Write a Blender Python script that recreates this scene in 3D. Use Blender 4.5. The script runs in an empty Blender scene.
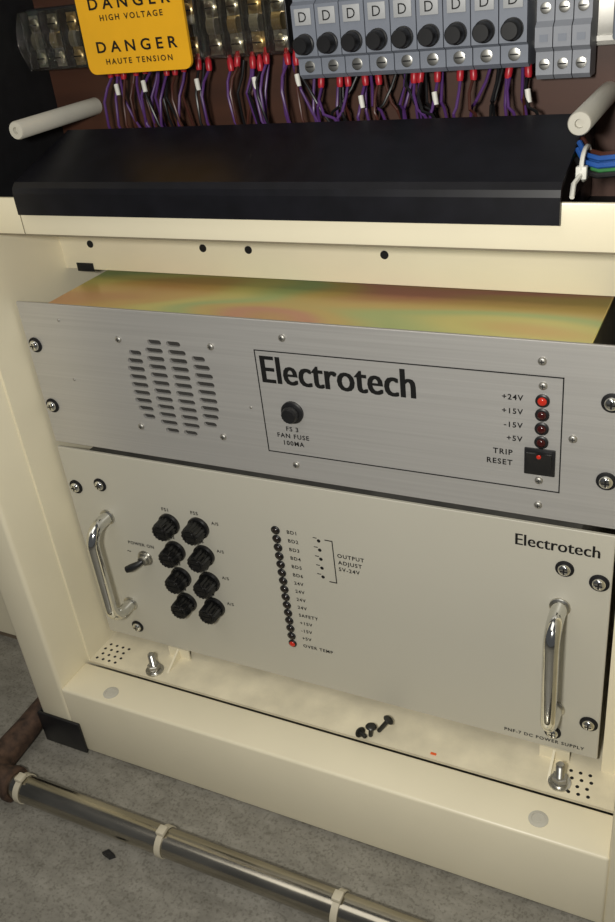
import bpy, bmesh, math, random
from mathutils import Matrix, Vector
random.seed(7)
S=0.001
scene=bpy.context.scene
coll=scene.collection
# ---------------------------------------------------------------- materials
def mat(name,col,rough=.5,metal=0.,nscale=60.,namt=.06,bump=0.,bscale=None,stretch=(1,1,1),coat=0.,trans=0.,spec=.5,emit=None,rvar=0.):
    m=bpy.data.materials.new(name); m.use_nodes=True
    nt=m.node_tree; N=nt.nodes; L=nt.links; b=N["Principled BSDF"]
    b.inputs["Roughness"].default_value=rough; b.inputs["Metallic"].default_value=metal
    b.inputs["Coat Weight"].default_value=coat; b.inputs["Transmission Weight"].default_value=trans
    b.inputs["Specular IOR Level"].default_value=spec
    tc=N.new("ShaderNodeTexCoord"); mp=N.new("ShaderNodeMapping"); mp.inputs["Scale"].default_value=stretch
    L.new(tc.outputs["Object"],mp.inputs["Vector"])
    no=N.new("ShaderNodeTexNoise"); no.inputs["Scale"].default_value=nscale; no.inputs["Detail"].default_value=5
    L.new(mp.outputs[0],no.inputs["Vector"])
    cr=N.new("ShaderNodeValToRGB")
    lo=[max(0,c*(1-namt)) for c in col]; hi=[min(1,c*(1+namt)) for c in col]
    cr.color_ramp.elements[0].position=.3; cr.color_ramp.elements[1].position=.7
    cr.color_ramp.elements[0].color=(*lo,1); cr.color_ramp.elements[1].color=(*hi,1)
    L.new(no.outputs["Fac"],cr.inputs["Fac"]); L.new(cr.outputs["Color"],b.inputs["Base Color"])
    if rvar:
        mr=N.new("ShaderNodeMapRange"); mr.inputs["To Min"].default_value=rough-rvar; mr.inputs["To Max"].default_value=rough+rvar
        L.new(no.outputs["Fac"],mr.inputs["Value"]); L.new(mr.outputs[0],b.inputs["Roughness"])
    if bump:
        n2=no
        if bscale:
            n2=N.new("ShaderNodeTexNoise"); n2.inputs["Scale"].default_value=bscale; L.new(mp.outputs[0],n2.inputs["Vector"])
        bp=N.new("ShaderNodeBump"); bp.inputs["Strength"].default_value=bump; bp.inputs["Distance"].default_value=.0005
        L.new(n2.outputs["Fac"],bp.inputs["Height"]); L.new(bp.outputs[0],b.inputs["Normal"])
    if emit:
        b.inputs["Emission Color"].default_value=(*emit[:3],1); b.inputs["Emission Strength"].default_value=emit[3]
    return m
CREAM=mat("cream_paint",(.80,.735,.55),.34,nscale=9,namt=.04,bump=.10,bscale=700)
CREAM2=mat("cream_paint_dusty",(.74,.675,.50),.5,nscale=35,namt=.12,bump=.15,bscale=500)
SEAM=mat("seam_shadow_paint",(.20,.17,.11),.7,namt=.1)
ALU=mat("brushed_aluminium",(.55,.54,.52),.45,metal=.55,nscale=220,namt=.05,stretch=(.03,1,3),bump=.05,rvar=.05)
BEIGE=mat("beige_panel_paint",(.50,.48,.405),.42,nscale=8,namt=.015)
STEEL=mat("zinc_steel",(.42,.41,.38),.45,metal=.9,nscale=60,namt=.15)
CHROME=mat("chrome",(.74,.74,.71),.10,metal=1.,nscale=30,namt=.04)
CHROMED=mat("chrome_dull",(.55,.54,.50),.3,metal=1.,nscale=200,namt=.2)
BLACK=mat("black_plastic",(.010,.010,.011),.38,nscale=80,namt=.2)
KNOBM=mat("black_bakelite",(.008,.008,.008),.25,nscale=80,namt=.2,spec=.5)
BLACKM=mat("black_matt",(.008,.008,.009),.6,nscale=80,namt=.2,spec=.3)
TRUNK=mat("black_trunking_pvc",(.0055,.0055,.008),.4,nscale=60,namt=.3,bump=.05,spec=.32)
INK=mat("black_ink",(.006,.006,.006),.6,namt=.1,spec=.3)
DARK=mat("dark_interior",(.02,.02,.018),.8,namt=.2)
VENTB=mat("vent_mesh_backing",(.035,.033,.03),.7,namt=.2)
REDP=mat("red_insulation",(.40,.015,.025),.35,nscale=90,namt=.15)
REDL=mat("red_lens",(.42,.02,.01),.2,namt=.1,emit=(1,.05,.02,.10))
REDD=mat("dark_red_lens",(.045,.006,.006),.15,namt=.1)
LEDD=mat("unlit_lens",(.02,.015,.012),.2,namt=.1)
YEL=mat("yellow_sign",(.80,.41,.010),.45,nscale=30,namt=.05)
GREYP=mat("grey_terminal_plastic",(.20,.22,.265),.5,nscale=70,namt=.06)
GREYL=mat("light_grey_plastic",(.26,.275,.31),.5,nscale=70,namt=.06)
TAGP=mat("pale_marker_plastic",(.42,.43,.44),.5,nscale=70,namt=.06)
WHITE=mat("white_print",(.72,.71,.65),.5,namt=.04)
NYLON=mat("pale_nylon",(.52,.50,.43),.35,nscale=25,namt=.06)
BROWN=mat("brown_board",(.055,.020,.010),.55,nscale=12,namt=.35,stretch=(.3,1,3))
PURP=mat("purple_wire",(.085,.03,.15),.4,namt=.1)
BROWNW=mat("brown_wire",(.07,.022,.015),.4,namt=.1)
BLUEW=mat("blue_wire",(.02,.09,.34),.4,namt=.1)
GREENW=mat("green_wire",(.05,.22,.07),.4,namt=.1)
RUST=mat("rusty_iron",(.06,.033,.02),.75,nscale=120,namt=.6,bump=.6)
TIE=mat("old_white_cable_tie",(.55,.50,.38),.45,namt=.1)
BRASS=mat("brass",(.55,.42,.22),.35,metal=.9,namt=.1)
PIPE=mat("stained_steel_pipe",(.46,.43,.36),.20,metal=1.,nscale=45,namt=.40,stretch=(.2,1,1),rvar=.10)
def clearmat():
    m=bpy.data.materials.new("clear_plastic"); m.use_nodes=True
    nt=m.node_tree; N=nt.nodes; L=nt.links; N.remove(N["Principled BSDF"])
    t=N.new("ShaderNodeBsdfTransparent"); t.inputs[0].default_value=(.90,.88,.80,1)
    g=N.new("ShaderNodeBsdfGlossy"); g.inputs["Roughness"].default_value=.07
    no=N.new("ShaderNodeTexNoise"); no.inputs["Scale"].default_value=120
    bp=N.new("ShaderNodeBump"); bp.inputs["Strength"].default_value=.7; bp.inputs["Distance"].default_value=.002
    L.new(no.outputs["Fac"],bp.inputs["Height"]); L.new(bp.outputs[0],g.inputs["Normal"])
    mx=N.new("ShaderNodeMixShader"); mx.inputs[0].default_value=.10
    L.new(t.outputs[0],mx.inputs[1]); L.new(g.outputs[0],mx.inputs[2]); L.new(mx.outputs[0],N["Material Output"].inputs[0])
    return m
CLEAR=clearmat()
# zinc-chromate passivated plate: soft iridescent yellow / green / pink bands
def goldmat():
    m=bpy.data.materials.new("yellow_passivated_steel"); m.use_nodes=True
    nt=m.node_tree; N=nt.nodes; L=nt.links; b=N["Principled BSDF"]
    tc=N.new("ShaderNodeTexCoord"); mp=N.new("ShaderNodeMapping"); mp.inputs["Scale"].default_value=(1.6,6,1); mp.inputs["Rotation"].default_value=(0,0,.10)
    L.new(tc.outputs["Object"],mp.inputs["Vector"])
    no=N.new("ShaderNodeTexNoise"); no.inputs["Scale"].default_value=2.2; no.inputs["Detail"].default_value=1.2; no.inputs["Distortion"].default_value=.15
    L.new(mp.outputs[0],no.inputs["Vector"])
    cr=N.new("ShaderNodeValToRGB"); e=cr.color_ramp.elements; cr.color_ramp.interpolation='EASE'
    e[0].position=.28; e[0].color=(.66,.34,.14,1); e[1].position=.76; e[1].color=(.72,.54,.14,1)
    for p,c in((.38,(.72,.48,.16,1)),(.46,(.72,.66,.22,1)),(.53,(.50,.60,.24,1)),(.59,(.70,.52,.18,1)),(.645,(.70,.34,.22,1)),(.70,(.66,.42,.16,1))):
        x=e.new(p); x.color=c
    L.new(no.outputs["Fac"],cr.inputs["Fac"]); L.new(cr.outputs[0],b.inputs["Base Color"])
    b.inputs["Metallic"].default_value=.2; b.inputs["Roughness"].default_value=.3
    return m
GOLD=goldmat()
def floormat():
    m=bpy.data.materials.new("grey_vinyl_floor"); m.use_nodes=True
    nt=m.node_tree; N=nt.nodes; L=nt.links; b=N["Principled BSDF"]
    tc=N.new("ShaderNodeTexCoord")
    a=N.new("ShaderNodeTexNoise"); a.inputs["Scale"].default_value=22; a.inputs["Detail"].default_value=9; a.inputs["Roughness"].default_value=.75; a.inputs["Distortion"].default_value=.3
    mp=N.new("ShaderNodeMapping"); mp.inputs["Scale"].default_value=(1,2.0,1); mp.inputs["Rotation"].default_value=(0,0,.5)
    L.new(tc.outputs["Object"],mp.inputs[0]); L.new(mp.outputs[0],a.inputs["Vector"])
    c=N.new("ShaderNodeTexNoise"); c.inputs["Scale"].default_value=420; c.inputs["Detail"].default_value=2
    L.new(tc.outputs["Object"],c.inputs["Vector"])
    r1=N.new("ShaderNodeValToRGB"); r1.color_ramp.elements[0].position=.34; r1.color_ramp.elements[1].position=.68
    r1.color_ramp.elements[0].color=(.165,.155,.13,1); r1.color_ramp.elements[1].color=(.30,.285,.245,1)
    r2=N.new("ShaderNodeValToRGB"); r2.color_ramp.elements[0].position=.34; r2.color_ramp.elements[1].position=.48
    r2.color_ramp.elements[0].color=(.55,.54,.51,1); r2.color_ramp.elements[1].color=(1,1,1,1)
    mx=N.new("ShaderNodeMix"); mx.data_type='RGBA'; mx.blend_type='MULTIPLY'; mx.inputs["Factor"].default_value=.7
    L.new(a.outputs["Fac"],r1.inputs[0]); L.new(c.outputs["Fac"],r2.inputs[0])
    L.new(r1.outputs[0],mx.inputs["A"]); L.new(r2.outputs[0],mx.inputs["B"]); L.new(mx.outputs["Result"],b.inputs["Base Color"])
    b.inputs["Roughness"].default_value=.45
    bp=N.new("ShaderNodeBump"); bp.inputs["Strength"].default_value=.1; bp.inputs["Distance"].default_value=.001
    L.new(a.outputs["Fac"],bp.inputs["Height"]); L.new(bp.outputs[0],b.inputs["Normal"])
    return m
FLOORM=floormat()
# ---------------------------------------------------------------- builder (millimetres, world coords)
class B:
    def __init__(s): s.bm=bmesh.new(); s.mi=0
    def m(s,i): s.mi=i; return s
    def F(s,vs):
        f=s.bm.faces.new(vs); f.material_index=s.mi; return f
    def box(s,x0,x1,y0,y1,z0,z1,bev=0,seg=2):
        vs=[s.bm.verts.new(Vector(p)) for p in[(x0,y0,z0),(x1,y0,z0),(x1,y1,z0),(x0,y1,z0),(x0,y0,z1),(x1,y0,z1),(x1,y1,z1),(x0,y1,z1)]]
        fs=[s.F([vs[i] for i in q]) for q in[(0,3,2,1),(4,5,6,7),(0,1,5,4),(1,2,6,5),(2,3,7,6),(3,0,4,7)]]
        if bev:
            ed=list({e for f in fs for e in f.edges})
            bmesh.ops.bevel(s.bm,geom=ed,offset=bev,segments=seg,affect='EDGES',profile=.5)
        return s
    def lathe(s,c,ax,prof,n=24,flute=0.,cap=True):
        c=Vector(c); ax=Vector(ax).normalized()
        t=Vector((0,0,1)) if abs(ax.z)<.9 else Vector((1,0,0))
        u=ax.cross(t).normalized(); v=ax.cross(u)
        rings=[]
        for r,h in prof:
            rings.append([s.bm.verts.new(c+ax*h+(u*math.cos(a)+v*math.sin(a))*(r*(1-flute*(i%2)))) for i in range(n) for a in[2*math.pi*i/n]])
        for k in range(len(rings)-1):
            for i in range(n):
                j=(i+1)%n
                s.F([rings[k][i],rings[k][j],rings[k+1][j],rings[k+1][i]])
        if cap:
            s.F(rings[0][::-1]); s.F(rings[-1])
        return s
    def cyl(s,p0,p1,r,n=20,r1=None):
        p0=Vector(p0);p1=Vector(p1); d=p1-p0
        return s.lathe(p0,d,[(r,0),(r if r1 is None else r1,d.length)],n)
    def sweep(s,pts,r,n=10,cap=True):
        P=[Vector(p) for p in pts]; rings=[]
        T=[(P[min(i+1,len(P)-1)]-P[max(i-1,0)]).normalized() for i in range(len(P))]
        u=T[0].orthogonal().normalized()
        for i,p in enumerate(P):
            u=(u-T[i]*u.dot(T[i])).normalized(); v=T[i].cross(u)
            rr=r[i] if isinstance(r,(list,tuple)) else r
            rings.append([s.bm.verts.new(p+(u*math.cos(a)+v*math.sin(a))*rr) for k in range(n) for a in[2*math.pi*k/n]])
        for k in range(len(rings)-1):
            for i in range(n):
                j=(i+1)%n; s.F([rings[k][i],rings[k][j],rings[k+1][j],rings[k+1][i]])
        if cap: s.F(rings[0][::-1]); s.F(rings[-1])
        return s
    def prism(s,poly,axis,a,b):
        def P(q,t):
            if axis=='x': return (t,q[0],q[1])
            if axis=='y': return (q[0],t,q[1])
            return (q[0],q[1],t)
        A=[s.bm.verts.new(P(q,a)) for q in poly]; C=[s.bm.verts.new(P(q,b)) for q in poly]
        n=len(poly)
        s.F(A[::-1]); s.F(C)
        for i in range(n): s.F([A[i],A[(i+1)%n],C[(i+1)%n],C[i]])
        return s
    def obj(s,name,mats,parent=None,origin=None,smooth=True,label=None):
        bmesh.ops.recalc_face_normals(s.bm,faces=s.bm.faces)
        po=Vector(parent["_o"]) if parent is not None else Vector((0,0,0))
        if origin is None:
            lo=[min(v.co[i] for v in s.bm.verts) for i in range(3)]; hi=[max(v.co[i] for v in s.bm.verts) for i in range(3)]
            origin=((lo[0]+hi[0])/2,(lo[1]+hi[1])/2,lo[2])
        o=Vector(origin)
        for v in s.bm.verts: v.co=(v.co-o)*S
        me=bpy.data.meshes.new(name); s.bm.to_mesh(me); s.bm.free()
        for mm in (mats if isinstance(mats,(list,tuple)) else [mats]): me.materials.append(mm)
        if smooth:
            for p in me.polygons: p.use_smooth=True
            me.set_sharp_from_angle(angle=math.radians(38))
        ob=bpy.data.objects.new(name,me); coll.objects.link(ob)
        ob["_o"]=list(o)
        if parent is not None: ob.parent=parent; ob.location=(o-po)*S
        else: ob.location=o*S
        if label: ob["label"]=label
        return ob
def thing(name,origin,label,category,group=None):
    e=bpy.data.objects.new(name,None); e.empty_display_size=.02; coll.objects.link(e)
    e.location=Vector(origin)*S; e["_o"]=list(origin); e["label"]=label; e["category"]=category
    if group: e["group"]=group
    return e
def tag(o,label,category,group=None):
    o["label"]=label; o["category"]=category
    if group: o["group"]=group
    return o
def copy_thing(root,dx=(0,0,0)):
    def rec(o,par):
        c=o.copy(); coll.objects.link(c)
        if par is not None: c.parent=par
        for ch in list(o.children): rec(ch,c)
        return c
    kids=rec(root,None); kids.location=root.location+Vector(dx)*S
    kids["_o"]=list(Vector(root["_o"])+Vector(dx))
    return kids
_tc={}
def textmesh(s,bold=0.,sp=1.):
    k=(s,bold,sp)
    if k in _tc: return _tc[k]
    cu=bpy.data.curves.new("t",'FONT'); cu.body=s; cu.size=1; cu.offset=bold; cu.space_character=sp; cu.resolution_u=3
    ob=bpy.data.objects.new("t",cu); coll.objects.link(ob)
    bpy.context.view_layer.update()
    me=bpy.data.meshes.new_from_object(ob.evaluated_get(bpy.context.evaluated_depsgraph_get()))
    V=[tuple(v.co) for v in me.vertices]; F=[tuple(p.vertices) for p in me.polygons]
    bpy.data.objects.remove(ob); bpy.data.curves.remove(cu); bpy.data.meshes.remove(me)
    _tc[k]=(V,F); return V,F
EV,_=textmesh("E"); EH=max(v[1] for v in EV)
def text(s,x,z,cap,parent,y=-2.2,width=None,align='l',mt=None,bold=.022,name="printed_lettering",sp=1.2,label=None,stem=0.):
    V,F=textmesh(s,bold,sp)
    x0=min(v[0] for v in V); x1=max(v[0] for v in V); k=cap/EH
    kx=k if width is None else width/(x1-x0)
    w=(x1-x0)*kx
    xs=x if align=='l' else (x-w/2 if align=='c' else x-w)
    o=Vector((xs,y,z)); po=Vector(parent["_o"])
    VV=[]; FF=[]
    for ci,sh in enumerate((0,) if not stem else (-stem,-stem/3,stem/3,stem)):
        off=len(VV)
        VV+=[((v[0]-x0)*kx*S+sh*S,-ci*.00001,v[1]*k*S) for v in V]
        FF+=[tuple(i+off for i in f) for f in F]
    me=bpy.data.meshes.new(name)
    me.from_pydata(VV,[],FF); me.materials.append(mt or INK)
    ob=bpy.data.objects.new(name,me); coll.objects.link(ob); ob.parent=parent; ob.location=(o-po)*S; ob["_o"]=list(o)
    if label: ob["label"]=label
    return ob
def screw(parent,x,z,y,r=3.2,washer=0,name="panel_screw",mats=None):
    b=B()
    if washer: b.m(1).lathe((x,y,z),(0,-1,0),[(washer,0),(washer,1.0),(washer-.6,1.3)],24)
    h=1.3 if washer else 0
    b.m(0).lathe((x,y-h,z),(0,-1,0),[(r,0),(r,r*.25),(r*.85,r*.5),(r*.5,r*.65)],20)
    t=h+r*.66
    b.m(1).box(x-r*.55,x+r*.55,y-t-.1,y-t+.2,z-r*.12,z+r*.12); b.box(x-r*.12,x+r*.12,y-t-.12,y-t+.2,z-r*.55,z+r*.55)
    return b.obj(name,mats or [CHROME,BLACKM],parent,origin=(x,y,z))
# ---------------------------------------------------------------- floor
FZ=-318
fl=B().box(-1600,1600,-1400,1400,FZ-20,FZ).obj("floor",FLOORM,smooth=False); fl["kind"]="structure"
# ---------------------------------------------------------------- cabinet
cab=thing("equipment_cabinet",(0,150,FZ),"cream painted steel equipment rack cabinet with open front","cabinet")
bz=-235
B().box(-286,-247,-80,600,FZ+2,430,4,3).obj("side_post",CREAM,cab)
B().box(263,300,-80,600,FZ+2,430,4,3).obj("side_post",CREAM,cab)
B().box(-248,264,-80,-40,FZ+2,bz,2.6,3).obj("bottom_sill",CREAM,cab)
B().box(-247,264,-37,420,bz-3,bz).obj("bay_shelf",CREAM2,cab)
B().box(-247,-245,-36,420,bz,186).obj("bay_side_panel",CREAM,cab)
B().box(245,263,-2,420,bz,186).obj("bay_side_panel",CREAM,cab)
B().box(-247,263,420,424,bz,430).obj("back_panel",DARK,cab)
B().box(-247,263,-40.5,-36.5,bz-14,bz-8).obj("sill_gap_shade",DARK,cab)  # dark strip that colours in the shade of the open gap behind the sill
B().box(-246,250,70,73,136,188,1).obj("header_rail",CREAM,cab)
for cx in(-212,-98,-56,58): B().lathe((cx,69.8,159),(0,-1,0),[(3.2,0),(3.2,.4)],16).obj("rail_hole",BLACKM,cab)
B().box(-232,-214,69.2,69.9,134.5,142,0.2).obj("cable_notch",BLACKM,cab)
B().box(-246,250,66,72,186,189).obj("header_flange",CREAM,cab)
B().box(-247,263,-11,-8,192.2,220,1.0).obj("cross_member",CREAM,cab)
B().box(-247,263,-10.6,-8,191.2,192.3).obj("lip_shadow_line",SEAM,cab)  # dark strip painting the shadow line under the lip
B().box(-247,263,-8,108,190.5,193).obj("compartment_shelf",BLACKM,cab)
B().box(-202.3,-201.7,-11.3,-10.5,192.4,220).obj("lip_joint",SEAM,cab)
B().box(-246.5,-243.5,-7,106,193,428).obj("compartment_side_liner",BLACKM,cab)
B().box(259.5,262.5,-7,106,193,428).obj("compartment_side_liner",BLACKM,cab)
B().box(-243,259,105,109,193,428).obj("backboard",BROWN,cab,label="dark brown wiring backboard")
for px,py in((-196,-67),(209,-64)):
    B().lathe((px,py,bz),(0,0,1),[(7.5,0),(7.5,.6),(5.2,1.0),(5,.2),(2.4,.2),(2.2,.5)],24).obj("hole_plug",NYLON,cab,label="round translucent plastic hole plug")
for gx in(-158,208):
    B().prism([(-3,bz),(-26,bz),(-3,-224)],'x',gx-1,gx+1).box(gx-12,gx+12,-3,-1,bz,-224).obj("gusset_bracket",CREAM,cab)
b=B()
for gx in range(4):
    for gy in range(4):
        b.lathe((-240+gx*7.5+(gy%2)*2,-31+gy*7,bz),(0,0,1),[(1.5,0),(1.5,.15)],10)
        b.lathe((240-gx*7.5-(gy%2)*2,-31+gy*7,bz),(0,0,1),[(1.5,0),(1.5,.15)],10)
p=b.obj("shelf_perforation",BLACKM,cab); p["kind"]="stuff"
b=B(); b.box(-289,-236,-83.5,-80.2,FZ+1,-277,1.2); b.box(-289,-286.3,-83.5,-42,FZ+1,-277,1.2)
b.obj("corner_protector",BLACK,cab,label="black plastic corner protector")
# ---------------------------------------------------------------- neighbouring cabinet
nb=thing("side_cabinet",(-600,200,FZ),"cream painted steel cabinet standing beside the rack","cabinet")
B().box(-900,-291,26,600,FZ+8,430,4).obj("front_door",CREAM,nb)
B().box(-900,-291,30,600,FZ,FZ+9).obj("plinth",mat("brown_plinth",(.16,.12,.08),.6),nb)
# ---------------------------------------------------------------- upper rack unit
up=thing("rack_control_unit",(0,100,0),"brushed aluminium fronted rack unit with vent and passivated lid","electronic equipment")
fp=B().box(-241.3,241.3,-2.5,0,0.6,132.5,.4,1).obj("front_panel",ALU,up,smooth=False,label="brushed aluminium front panel with slotted vent")
cb=B()
def capsule(b,x,z,w,h,y0,y1):
    pts=[]
    r=h/2
    for k in range(7): a=-math.pi/2+math.pi*k/6; pts.append((x+w/2-r+math.cos(a)*r,z+math.sin(a)*r))
    for k in range(7): a=math.pi/2+math.pi*k/6; pts.append((x-w/2+r+math.cos(a)*r,z+math.sin(a)*r))
    b.prism(pts,'y',y0,y1)
gcx,gcz=-100,68
for ci,cx in enumerate((-31.8,-10.6,10.6,31.8)):
    K=4 if ci in(0,3) else 5.5
    k=-K
    while k<=K:
        w=16.5; sx=0
        if ci in(0,3) and abs(k)>=3: w=12 if abs(k)>3.5 else 15; sx=(16.5-w)/2*(1 if ci==0 else -1)
        if ci in(1,2) and abs(k)>5: w=13; sx=(16.5-w)/2*(1 if ci==1 else -1)
        capsule(cb,gcx+cx+sx,gcz+k*7.1,w,4.3,-5,3); k+=1
cut=cb.obj("cutter",DARK,up,smooth=False)
md=fp.modifiers.new("b",'BOOLEAN'); md.object=cut; md.operation='DIFFERENCE'; md.solver='EXACT'
bpy.context.view_layer.update()
nm=bpy.data.meshes.new_from_object(fp.evaluated_get(bpy.context.evaluated_depsgraph_get()))
fp.modifiers.clear(); fp.data=nm
bpy.data.objects.remove(cut)
B().box(gcx-50,gcx+50,.2,1.2,gcz-50,gcz+50).obj("vent_backing",VENTB,up)
b=B().m(0).box(-217,217,1.5,300,126.5,129,.6,1).m(1).box(-216,216,1.6,299,4,126.4)
b.obj("chassis",[GOLD,STEEL],up,label="yellow passivated steel chassis and lid")
b=B(); X0,X1,Z0,Z1=-20,203,23,109; w=.8; y0,y1=-2.75,-2.4
b.box(X0,X1,y0,y1,Z1-w,Z1).box(X0,X1,y0,y1,Z0,Z0+w).box(X0,X0+w,y0,y1,Z0,Z1).box(X1-w,X1,y0,y1,Z0,Z1)
b.obj("printed_outline",INK,up)
YT=-2.7
text("Electrotech",-15.5,83,21.5,up,YT,width=119,bold=.002,name="brand_lettering",sp=1.02,stem=.75)
for s,z in(("FS 3",43.5),("FAN FUSE",37.3),("100MA",31)): text(s,3.5,z,3.7,up,YT,align='c')
for i,s in enumerate(("+24V","+15V","-15V","+5V")):
    z=91.5-10.2*i
    text(s,177.5,z-1.6,3.8,up,YT,align='r')
    led=B().m(0).lathe((190,-2.5,z),(0,-1,0),[(4.6,0),(4.6,1.3),(3.9,1.8),(3.1,1.8)],24).obj("indicator_lamp",[BLACK],up,origin=(190,-2.5,z))
    B().lathe((190,-3.5,z),(0,-1,0),[(3,0),(3,1),(2.3,1.9),(1,2.4)],20).obj("lamp_lens",REDL if i==0 else REDD,led)
text("TRIP",171,48,4,up,YT,align='r'); text("RESET",171,40,4,up,YT,align='r')
sw=B().box(179,199.5,-4,-2.5,35.5,56,.7).obj("rocker_switch",BLACK,up)
B().prism([(-4,37.5),(-4,54),(-7.5,54),(-5,45)],'x',181,197.5).obj("rocker",BLACK,sw)
B().lathe((189.5,-7,52),(0,-1,0),[(1.5,0),(1.5,.8),(.8,1.2)],14).obj("switch_lens",REDL,sw)
fh=B().lathe((6,-2.5,60.5),(0,-1,0),[(9,0),(9,2),(8,2.6)],28).obj("fuse_holder",BLACK,up,origin=(6,-2.5,60.5),label="black panel fuse holder with cap")
B().lathe((6,-5,60.5),(0,-1,0),[(6.4,0),(6.4,5),(5.6,6)],32,flute=.06).box(2,10,-11.2,-10.7,60,61).obj("fuse_cap",BLACK,fh,origin=(6,-5,60.5))
for x,z in((-143,107),(-57,108),(-140,29),(-60,30),(5,120),(189,119),(3,14),(189,11),(210,66),(190,102),(189,31)): screw(up,x,z,-2.5,2.8,mats=[STEEL,DARK])
for x,z in((-200,119),(-200,66),(-30,60)): screw(up,x,z,-2.5,1.2,mats=[STEEL,STEEL],name="rivet")
for x in(-232.5,232.5):
    for z in(37.7,94.85): screw(up,x,z,-2.5,4.6,6.6,name="mounting_screw")
# ---------------------------------------------------------------- lower rack unit
lo=thing("rack_power_supply",(0,100,-223),"beige fronted rack power supply with chrome handles and fuse knobs","electronic equipment")
B().box(-241.3,241.3,-3,0,-222.5,-5,.5,1).obj("front_panel",BEIGE,lo,smooth=False)
B().box(-217,217,.5,300,-219,-12,.6).obj("chassis",STEEL,lo)
YL=-3.25
text("Electrotech",174,-25,9.6,lo,YL,width=58,bold=-.002,name="brand_lettering",sp=1.02,stem=.3)
text("PNF-7 DC POWER SUPPLY",199,-216,3.2,lo,YL,width=64,align='c')
labs=["BD1","BD2","BD3","BD4","BD5","BD6","24V","24V","24V","24V","SAFETY","+15V","-15V","+5V","OVER TEMP"]
for i,s in enumerate(labs):
    z=-53-8.85*i
    led=B().lathe((-24.5,-3,z),(0,-1,0),[(4,0),(4,1),(3.5,1.4),(2.8,1.4)],22).obj("indicator_lamp",BLACK,lo,origin=(-24.5,-3,z))
    B().lathe((-24.5,-4,z),(0,-1,0),[(2.7,0),(2.7,.8),(2,1.6),(.8,2)],18).obj("lamp_lens",REDL if i==14 else LEDD,led)
    text(s,-14,z-1.4,3.3,lo,YL)
for i in range(5):
    z=-56-9.2*i
    B().m(0).lathe((14.5,-3,z),(0,-1,0),[(1.6,0),(1.6,.15)],14).obj("trimmer_hole",BLACKM,lo)
    B().box(9.5,13,-3.3,-2.9,z+2.2,z+2.8).obj("printed_tick",INK,lo)
b=B(); b.box(20,27,-3.3,-2.9,-54.3,-53.5).box(20,27,-3.3,-2.9,-96.7,-95.9).box(26.2,27,-3.3,-2.9,-96.6,-53.6)
b.obj("printed_bracket",INK,lo)
for s,z in(("OUTPUT",-69),("ADJUST",-75.8),("5V-24V",-82.6)): text(s,30,z,3.6,lo,YL)
n=1
for col,(kx,kz0) in enumerate(((-133,-68),(-102,-66))):
    for i in range(4):
        z=kz0-29.6*i
        fh=B().lathe((kx,-3,z),(0,-1,0),[(10.6,0),(10.6,2.2),(9.6,3)],30).obj("fuse_holder",KNOBM,lo,origin=(kx,-3,z),label="black fluted fuse holder knob")
        cap=B().lathe((kx,-6,z),(0,-1,0),[(8.8,0),(9.3,1),(9.0,12),(8.0,13.5)],30,flute=.15).obj("fuse_cap",KNOBM,fh,origin=(kx,-6,z))
        B().lathe((kx,-19.5,z),(0,-1,0),[(5.6,0),(5.6,.6),(4.9,.6),(4.9,.1)],24).box(kx-4,kx+4,-20.1,-19.6,z-.5,z+.5).obj("cap_slot",KNOBM,cap)
        text("FS%d"%n,kx-2,z+13,3.3,lo,YL,align='c'); n+=1
for z in(-66,-95.6,-125.2,-154.8): text("A/S",-88,z+6,3.0,lo,YL)
text("POWER ON",-172,-101,3.3,lo,YL,align='c'); text("~",-190,-112,5,lo,YL)
tg=B().lathe((-170,-3,-114),(0,-1,0),[(8,0),(8,1),(6.5,1.2),(6.5,3.5),(4.5,3.8),(4.5,7),(3,7.2)],28).obj("toggle_switch",CHROMED,lo,origin=(-170,-3,-114))
B().sweep([(-170,-9,-114),(-173,-12,-116),(-179,-15,-119),(-184,-17,-121)],[2.3,3,3.8,3.2],14).obj("lever",BLACK,tg,label="black toggle lever")
for hx in(-203,207):
    h0,h1=-74,-177; pts=[(hx,-3,h0)]
    R=17; D=28
    pts.append((hx,-3-D+R,h0))
    for k in range(1,9):
        a=math.pi/2*k/8; pts.append((hx,-3-D+R-R*math.sin(a),h0-R+R*math.cos(a)))
    for k in range(0,9):
        a=math.pi/2*k/8; pts.append((hx,-3-D+R-R*math.cos(a),h1+R-R*math.sin(a)))
    pts.append((hx,-3,h1))
    hd=B().sweep(pts,5.9,20).obj("handle",CHROME,lo,label="chrome grab handle")
    for hz in(h0,h1): B().lathe((hx,-3,hz),(0,-1,0),[(7.6,0),(7.6,1.6),(6.4,2.4)],24).obj("ferrule",CHROMED,hd,origin=(hx,-3,hz))
for x,z in((-202,-39),(-202,-206),(209,-39),(206,-204)): screw(lo,x,z,-3,4.6,6.6,name="mounting_screw")
for x,z in((-231.5,-46),(-232,-185),(233,-46),(233,-185)): screw(lo,x,z,-3,4.8,7,name="mounting_screw")
# ---------------------------------------------------------------- studs, loose bolts
for sx,sy in((-172,-27),(217,-25)):
    st=thing("threaded_stud",(sx,sy,bz),"zinc plated threaded stud with nut and washers on shelf","bolt","studs on the bay shelf")
    B().lathe((sx,sy,bz),(0,0,1),[(9,0),(9,1.6)],28).lathe((sx,sy,bz+1.6),(0,0,1),[(6.5,0),(6.5,1.2)],24).obj("washer",CHROMED,st)
    B().lathe((sx,sy,bz+2.8),(0,0,1),[(5.6,0),(6.3,.7),(6.3,5),(5.6,5.6)],6).obj("nut",STEEL,st,smooth=False)
    pr=[]
    for k in range(12): pr+= [(3.6,8.4+k*1.1),(3.1,8.95+k*1.1)]
    B().lathe((sx,sy,bz),(0,0,1),[(3.6,0)]+pr+[(2.6,22)],18).obj("threaded_rod",CHROMED,st)
GUN=mat("dark_steel",(.05,.05,.046),.35,metal=.7,namt=.2)
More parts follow.
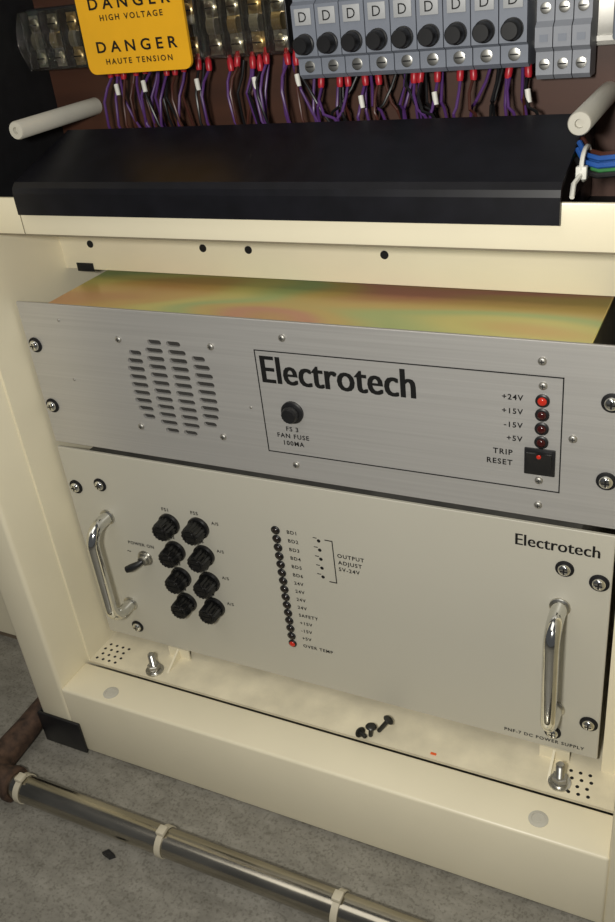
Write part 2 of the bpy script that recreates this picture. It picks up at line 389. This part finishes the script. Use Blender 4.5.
def bolt(c,rz,tilt,L=14):
    t=thing("loose_bolt",c,"loose dark bolt lying on the bay shelf","bolt","loose bolts on the bay shelf")
    d=Vector((math.cos(rz)*math.cos(tilt),math.sin(rz)*math.cos(tilt),math.sin(tilt)))
    c=Vector(c)
    B().lathe(c,d,[(4.8,0),(5.0,.8),(4.2,2.0),(2.5,2.6)],20).obj("bolt_head",GUN,t)
    B().lathe(c,-d,[(2.0,0),(2.0,L),(1.6,L+1)],14).obj("bolt_shank",GUN,t)
bolt((70,-20,bz+11.5),.6,.85,13); bolt((50,-35,bz+4.8),2.6,-.1,6); bolt((58,-30,bz+9),1.4,1.35,8)
sc=B().box(112,117,-33,-31,bz,bz+1.2,.4).obj("orange_scrap",mat("orange_plastic",(.8,.12,.02),.5)); tag(sc,"tiny orange plastic scrap on the bay shelf","scrap")
# ---------------------------------------------------------------- floor pipe
py=-147; pz=FZ+13.2
pp=thing("floor_pipe",(0,py,FZ),"stained steel pipe lying along the floor before the cabinet","pipe")
B().sweep([(-278,py,pz),(-150,py,pz),(50,py,pz),(520,py,pz)],12.8,36).obj("pipe_tube",PIPE,pp)
el=[(-272,py,pz),(-284,py,pz+1)]
for k in range(1,8):
    a=math.pi/2*k/7; el.append((-284-22*math.sin(a),py+22-22*math.cos(a),pz+1))
el+= [(-306,py+60,pz+3),(-304,py+90,pz+10),(-300,py+120,pz+12)]
B().sweep(el,[15,15]+[14.5]*7+[13,11,11],20).lathe((-276,py,pz),(1,0,0),[(15.5,0),(17,1),(17,6),(15.5,7)],24).obj("rusty_elbow",RUST,pp,label="rusty brown iron elbow fitting")
for tx in(-258,-96,72):
    ti=B().lathe((tx-3,py,pz),(1,0,0),[(13.1,0),(14.2,0.2),(14.2,6),(13.1,6.2)],36,cap=False)
    ti.box(tx-4,tx+4,py-5,py+4,pz+13,pz+17.5,1)
    ti=ti.obj("cable_tie",TIE); tag(ti,"yellowed white cable tie around the floor pipe","cable tie","cable ties on the floor pipe")
sc=B().prism([(-150,-172),(-141,-174),(-137,-170),(-146,-167)],'z',FZ,FZ+4).obj("plastic_scrap",BLACK); tag(sc,"small black plastic scrap lying on the floor","scrap")
# ---------------------------------------------------------------- trunking
tr=thing("cable_trunking",(0,30,193),"black plastic cable trunking with sloping cover below the wires","cable trunking")
B().prism([(-12.5,208),(-16,208.5),(-16,224),(-15,228),(-11,231.5),(60,254),(61,251),(-12.2,227.5)],'x',-199,199).obj("trunking_cover",TRUNK,tr,smooth=False)
B().box(-196,196,62,102,194,244,1).obj("trunking_base",TRUNK,tr)
for ex in(-198,197): B().prism([(-7,212),(-7,227.5),(60,249),(60,212)],'x',ex,ex+1).obj("end_cap",BLACKM,tr)
for rx,rzz in((-203,264),(203,258)):
    o=B().lathe((rx,105,rzz),(0,-1,0),[(6.6,0),(6.6,96),(6.0,97),(2.5,97),(2.4,94)],28).obj("standoff_rod",NYLON)
    tag(o,"pale nylon standoff rod projecting from the wiring backboard","rod","standoff rods on the backboard")
# ---------------------------------------------------------------- warning sign
sg=thing("warning_sign",(-115,57,294),"yellow rounded danger high voltage sign over the terminals","sign")
pts=[]
x0,x1,z0,z1,r=-161,-71,293,354,6
for cx,cz,a0 in((x1-r,z0+r,-90),(x1-r,z1-r,0),(x0+r,z1-r,90),(x0+r,z0+r,180)):
    for k in range(6): a=math.radians(a0+90*k/5); pts.append((cx+r*math.cos(a),cz+r*math.sin(a)))
B().prism(pts,'y',55,57.5).obj("sign_plate",YEL,sg)
text("DANGER",-115,307.5,7.0,sg,54.7,width=70,align='c',bold=.02,sp=1.6)
text("HAUTE TENSION",-115,299.5,3.6,sg,54.7,width=58,align='c',bold=.02,sp=1.4)
text("DANGER",-115,335.5,7.0,sg,54.7,width=70,align='c',bold=.02,sp=1.6)
text("HIGH VOLTAGE",-115,328,3.6,sg,54.7,width=54,align='c',bold=.02,sp=1.4)
for x in(-150,-82): B().cyl((x,57.5,322),(x,104.5,322),3,12).obj("sign_post",NYLON,sg)
# ---------------------------------------------------------------- barrier terminal blocks
def barrier(xa,xb,z0):
    t=thing("barrier_terminal_block",((xa+xb)/2,95,z0),"black barrier terminal block with screws under a clear cover","terminal block","barrier terminal blocks on the backboard")
    n=max(2,round((xb-xa)/17)); p=(xb-xa)/n
    b=B().box(xa,xb,88,105,z0,z0+44,1)
    for i in range(n+1): b.box(xa+i*p-1.2 if i else xa,xa+i*p+1.2 if i<n else xb,80,88,z0+2,z0+42,.5)
    b.obj("terminal_body",BLACK,t)
    for i in range(n):
        cx=xa+(i+.5)*p
        for z in(z0+9,z0+33):
            B().box(cx-5.5,cx+5.5,85.5,88,z-6.5,z+6.5).lathe((cx,85,z),(0,-1,0),[(4.6,0),(4.6,1.8),(3.2,2.8)],16).m(1).box(cx-3.6,cx+3.6,82,82.5,z-.5,z+.5).obj("terminal_screw",[CHROMED if (i+int(z))%3 else BRASS,BLACKM],t)
        B().prism([(82,z0+16),(80,z0+19),(80,z0+24),(82,z0+27),(88,z0+27),(88,z0+16)],'x',cx-3.5,cx+3.5).obj("link_bar",BRASS if i%2 else STEEL,t)
    P=[]
    for k in range(9):
        a=math.pi*k/8; P.append((78-8*math.sin(a),z0+1+42*k/8))
    P2=[(y+1.4,z) for y,z in P][::-1]
    for i in range(n):
        B().prism(P+P2,'x',xa+i*p+.8,xa+(i+1)*p-.8).obj("clear_cover",CLEAR,t)
barrier(-238,-182,295); barrier(-180,-130,295); barrier(-128,-78,295); barrier(-76,-6,295)
# ---------------------------------------------------------------- fused terminals
rail=B().box(-4,252,100,104.8,286,330,.5).box(-4,252,97,100,289,292).box(-4,252,97,100,324,327).obj("mounting_rail",STEEL)
tag(rail,"galvanised mounting rail behind the grey terminals","mounting rail")
def fterm(x):
    t=thing("fused_terminal",(x,88,281),"grey fused terminal module with round black fuse cap","terminal block","grey fused terminals on the rail")
    w=8.4
    B().prism([(97,279),(80,279),(76,282),(76,292),(72,294),(72,325),(76,327),(76,336),(72,338),(72,349),(78,356),(97,356)],'x',x-w,x+w).obj("terminal_body",GREYP,t,smooth=False)
    B().lathe((x,72,301.5),(0,-1,0),[(6.6,0),(6.6,2),(5.9,2.4),(5.7,8),(4.8,9.4)],26).obj("fuse_cap",BLACK,t)
    B().lathe((x,76,287),(0,-1,0),[(3.8,0),(3.8,.6),(3.0,.8)],18).m(1).box(x-2.7,x+2.7,74.9,75.3,286.6,287.4).obj("terminal_screw",[CHROMED,BLACKM],t)
    B().lathe((x,76,331.5),(0,-1,0),[(3.6,0),(3.6,.6),(2.8,.8)],18).m(1).box(x-2.6,x+2.6,74.9,75.3,331.1,331.9).obj("terminal_screw",[CHROMED,BLACKM],t)
    B().box(x-6,x+6,71.3,72.2,313,323,.3).obj("marker_tag",TAGP,t)
    text("D",x,315,6,t,71.1,align='c',name="printed_mark",bold=.0)
    return t
f0=fterm(10)
for i in range(1,9): copy_thing(f0,(17.5*i,0,0))
def sterm(x,z0=271):
    t=thing("rail_terminal",(x,88,z0),"slim light grey rail terminal with two screws","terminal block","slim rail terminals")
    B().prism([(97,z0),(82,z0),(78,z0+3),(78,z0+16),(74,z0+19),(74,z0+30),(78,z0+33),(78,z0+46),(84,z0+50),(84,z0+66),(97,z0+66)],'x',x-5.2,x+5.2).obj("terminal_body",GREYL,t,smooth=False)
    for z in(z0+9,z0+40): B().lathe((x,78,z),(0,-1,0),[(3.2,0),(3.2,.6),(2.4,.8)],16).m(1).box(x-2.4,x+2.4,77,77.3,z-.4,z+.4).obj("terminal_screw",[CHROMED,BLACKM],t)
    B().box(x-2.5,x+2.5,73.6,74.2,z0+22,z0+26).obj("marker_tag",GREYP,t)
    return t
s0=sterm(168)
for i in range(1,3): copy_thing(s0,(11*i,0,0))
dk=B().box(206,250,84,97,290,352,2).box(210,246,80,84,300,340,1).obj("contactor_block",GREYP); tag(dk,"grey plastic contactor at the end of the rail","contactor")
# ---------------------------------------------------------------- wires
us=[104,112,121,138,150,158,176,188,200,218,230,256,266,283,291,299,322,332,358,378,386,404,418,455,462,478,500,512,546,562]
for i,u in enumerate(us):
    x=-167+(u-100)*.70
    jit=random.uniform(-3,2)
    zt=(296 if x<-4 else (280 if x<160 else 271.5))+(jit if x<-4 else 0)
    m=[PURP,PURP,BROWNW,PURP,BLACK][i%5]
    dx=random.uniform(-8,16); sag=random.uniform(0,8)
    w=thing("terminal_wire",(x,78,247),"thin insulated wire with red crimp lug entering the trunking","wire","wires under the terminals")
    zl=zt-11
    B().sweep([(x,84,zl+4),(x+.08*dx,81-sag,zl-3),(x+.4*dx,76-sag,zl-12 if zl>268 else zl-6),(x+.8*dx,72,254),(x+dx,76,246.5)],1.05,8).obj("wire_core",m,w)
    B().lathe((x,85,zt+1),(.15*random.uniform(-1,1),-.15,-1),[(1.3,-2),(1.9,1),(2.4,2),(2.4,7),(1.9,9)],14).obj("crimp_lug",REDP,w)
    if i%4==1: B().lathe((x+.25*dx,80-sag,zl-2),(.2,-.2,-1),[(1.8,0),(1.8,8)],12).obj("marker_sleeve",WHITE,w)
for k in range(44):
    x=random.uniform(-170,158); dx=random.uniform(-30,34)*random.random()
    zt=292 if x<-4 else 280
    m=random.choice([PURP,BLACK,BROWNW,BLACK,PURP])
    w=B().sweep([(x,92,zt),(x+.2*dx,88,zt-10),(x+.5*dx,82+random.uniform(-5,4),zt-20),(x+.8*dx,84,256),(x+dx,88,245.5)],1.05,8).obj("loom_wire",m)
    tag(w,"thin dark insulated wire running behind the lugged wires","wire","loom wires behind the lugs")
for k,(m,yy,zz) in enumerate(((BLUEW,10,235),(BLUEW,14,238),(BLUEW,20,234),(GREENW,17,231),(BLACK,8,230),(BROWNW,24,238))):
    w=B().sweep([(200,yy+14,zz+6),(206,yy+4,zz+1),(214,yy,zz),(235,yy-1,zz+2),(258,yy,zz+4)],1.6,8).obj("loose_wire",m)
    tag(w,"insulated wire in the small bundle beside the trunking","wire","bundled wires beside the trunking")
ti=B().sweep([(206+0,17+13*math.cos(a),235+9*math.sin(a)) for a in[2*math.pi*k/20 for k in range(21)]],1.3,6).sweep([(206,5,232),(204,-6,229),(205,-15,224)],1.4,6).box(203,209,3,8,229,236,.6).obj("cable_tie",WHITE)
tag(ti,"white cable tie holding the small blue wire bundle","cable tie")
# ---------------------------------------------------------------- camera
R=[[0.897905,0.42689,-0.10738],[0.132975,-0.495595,-0.858314],[-0.419623,0.756406,-0.501764]]
c=(295.864,-512.055,356.891); f=877.5
cam=bpy.data.cameras.new("camera"); co=bpy.data.objects.new("camera",cam); coll.objects.link(co)
M=Matrix.Identity(4)
for i in range(3):
    M[i][0]=R[0][i]; M[i][1]=-R[1][i]; M[i][2]=-R[2][i]; M[i][3]=c[i]*S
co.matrix_world=M; cam.sensor_fit='VERTICAL'; cam.sensor_height=36; cam.lens=36*f/922; cam.clip_start=.01
scene.camera=co
# ---------------------------------------------------------------- lights
def area(name,loc,target,size,power,col):
    l=bpy.data.lights.new(name,'AREA'); l.size=size; l.energy=power; l.color=col
    o=bpy.data.objects.new(name,l); coll.objects.link(o); o.location=Vector(loc)*S
    o.rotation_euler=(Vector(target)-Vector(loc)).to_track_quat('-Z','Y').to_euler()
area("camera_flash",(225,-575,386),(0,0,-60),.05,4.0,(1,.97,.90))
area("overhead_fill",(-300,-900,1900),(0,0,0),1.2,7,(1,.95,.86))  # added soft fill from above for highlights, not a known lamp
w=bpy.data.worlds.new("world"); scene.world=w; w.use_nodes=True
w.node_tree.nodes["Background"].inputs[0].default_value=(.95,.97,1,1); w.node_tree.nodes["Background"].inputs[1].default_value=.08
scene.view_settings.view_transform='Standard'
for o in bpy.data.objects:
    if "_o" in o: del o["_o"]
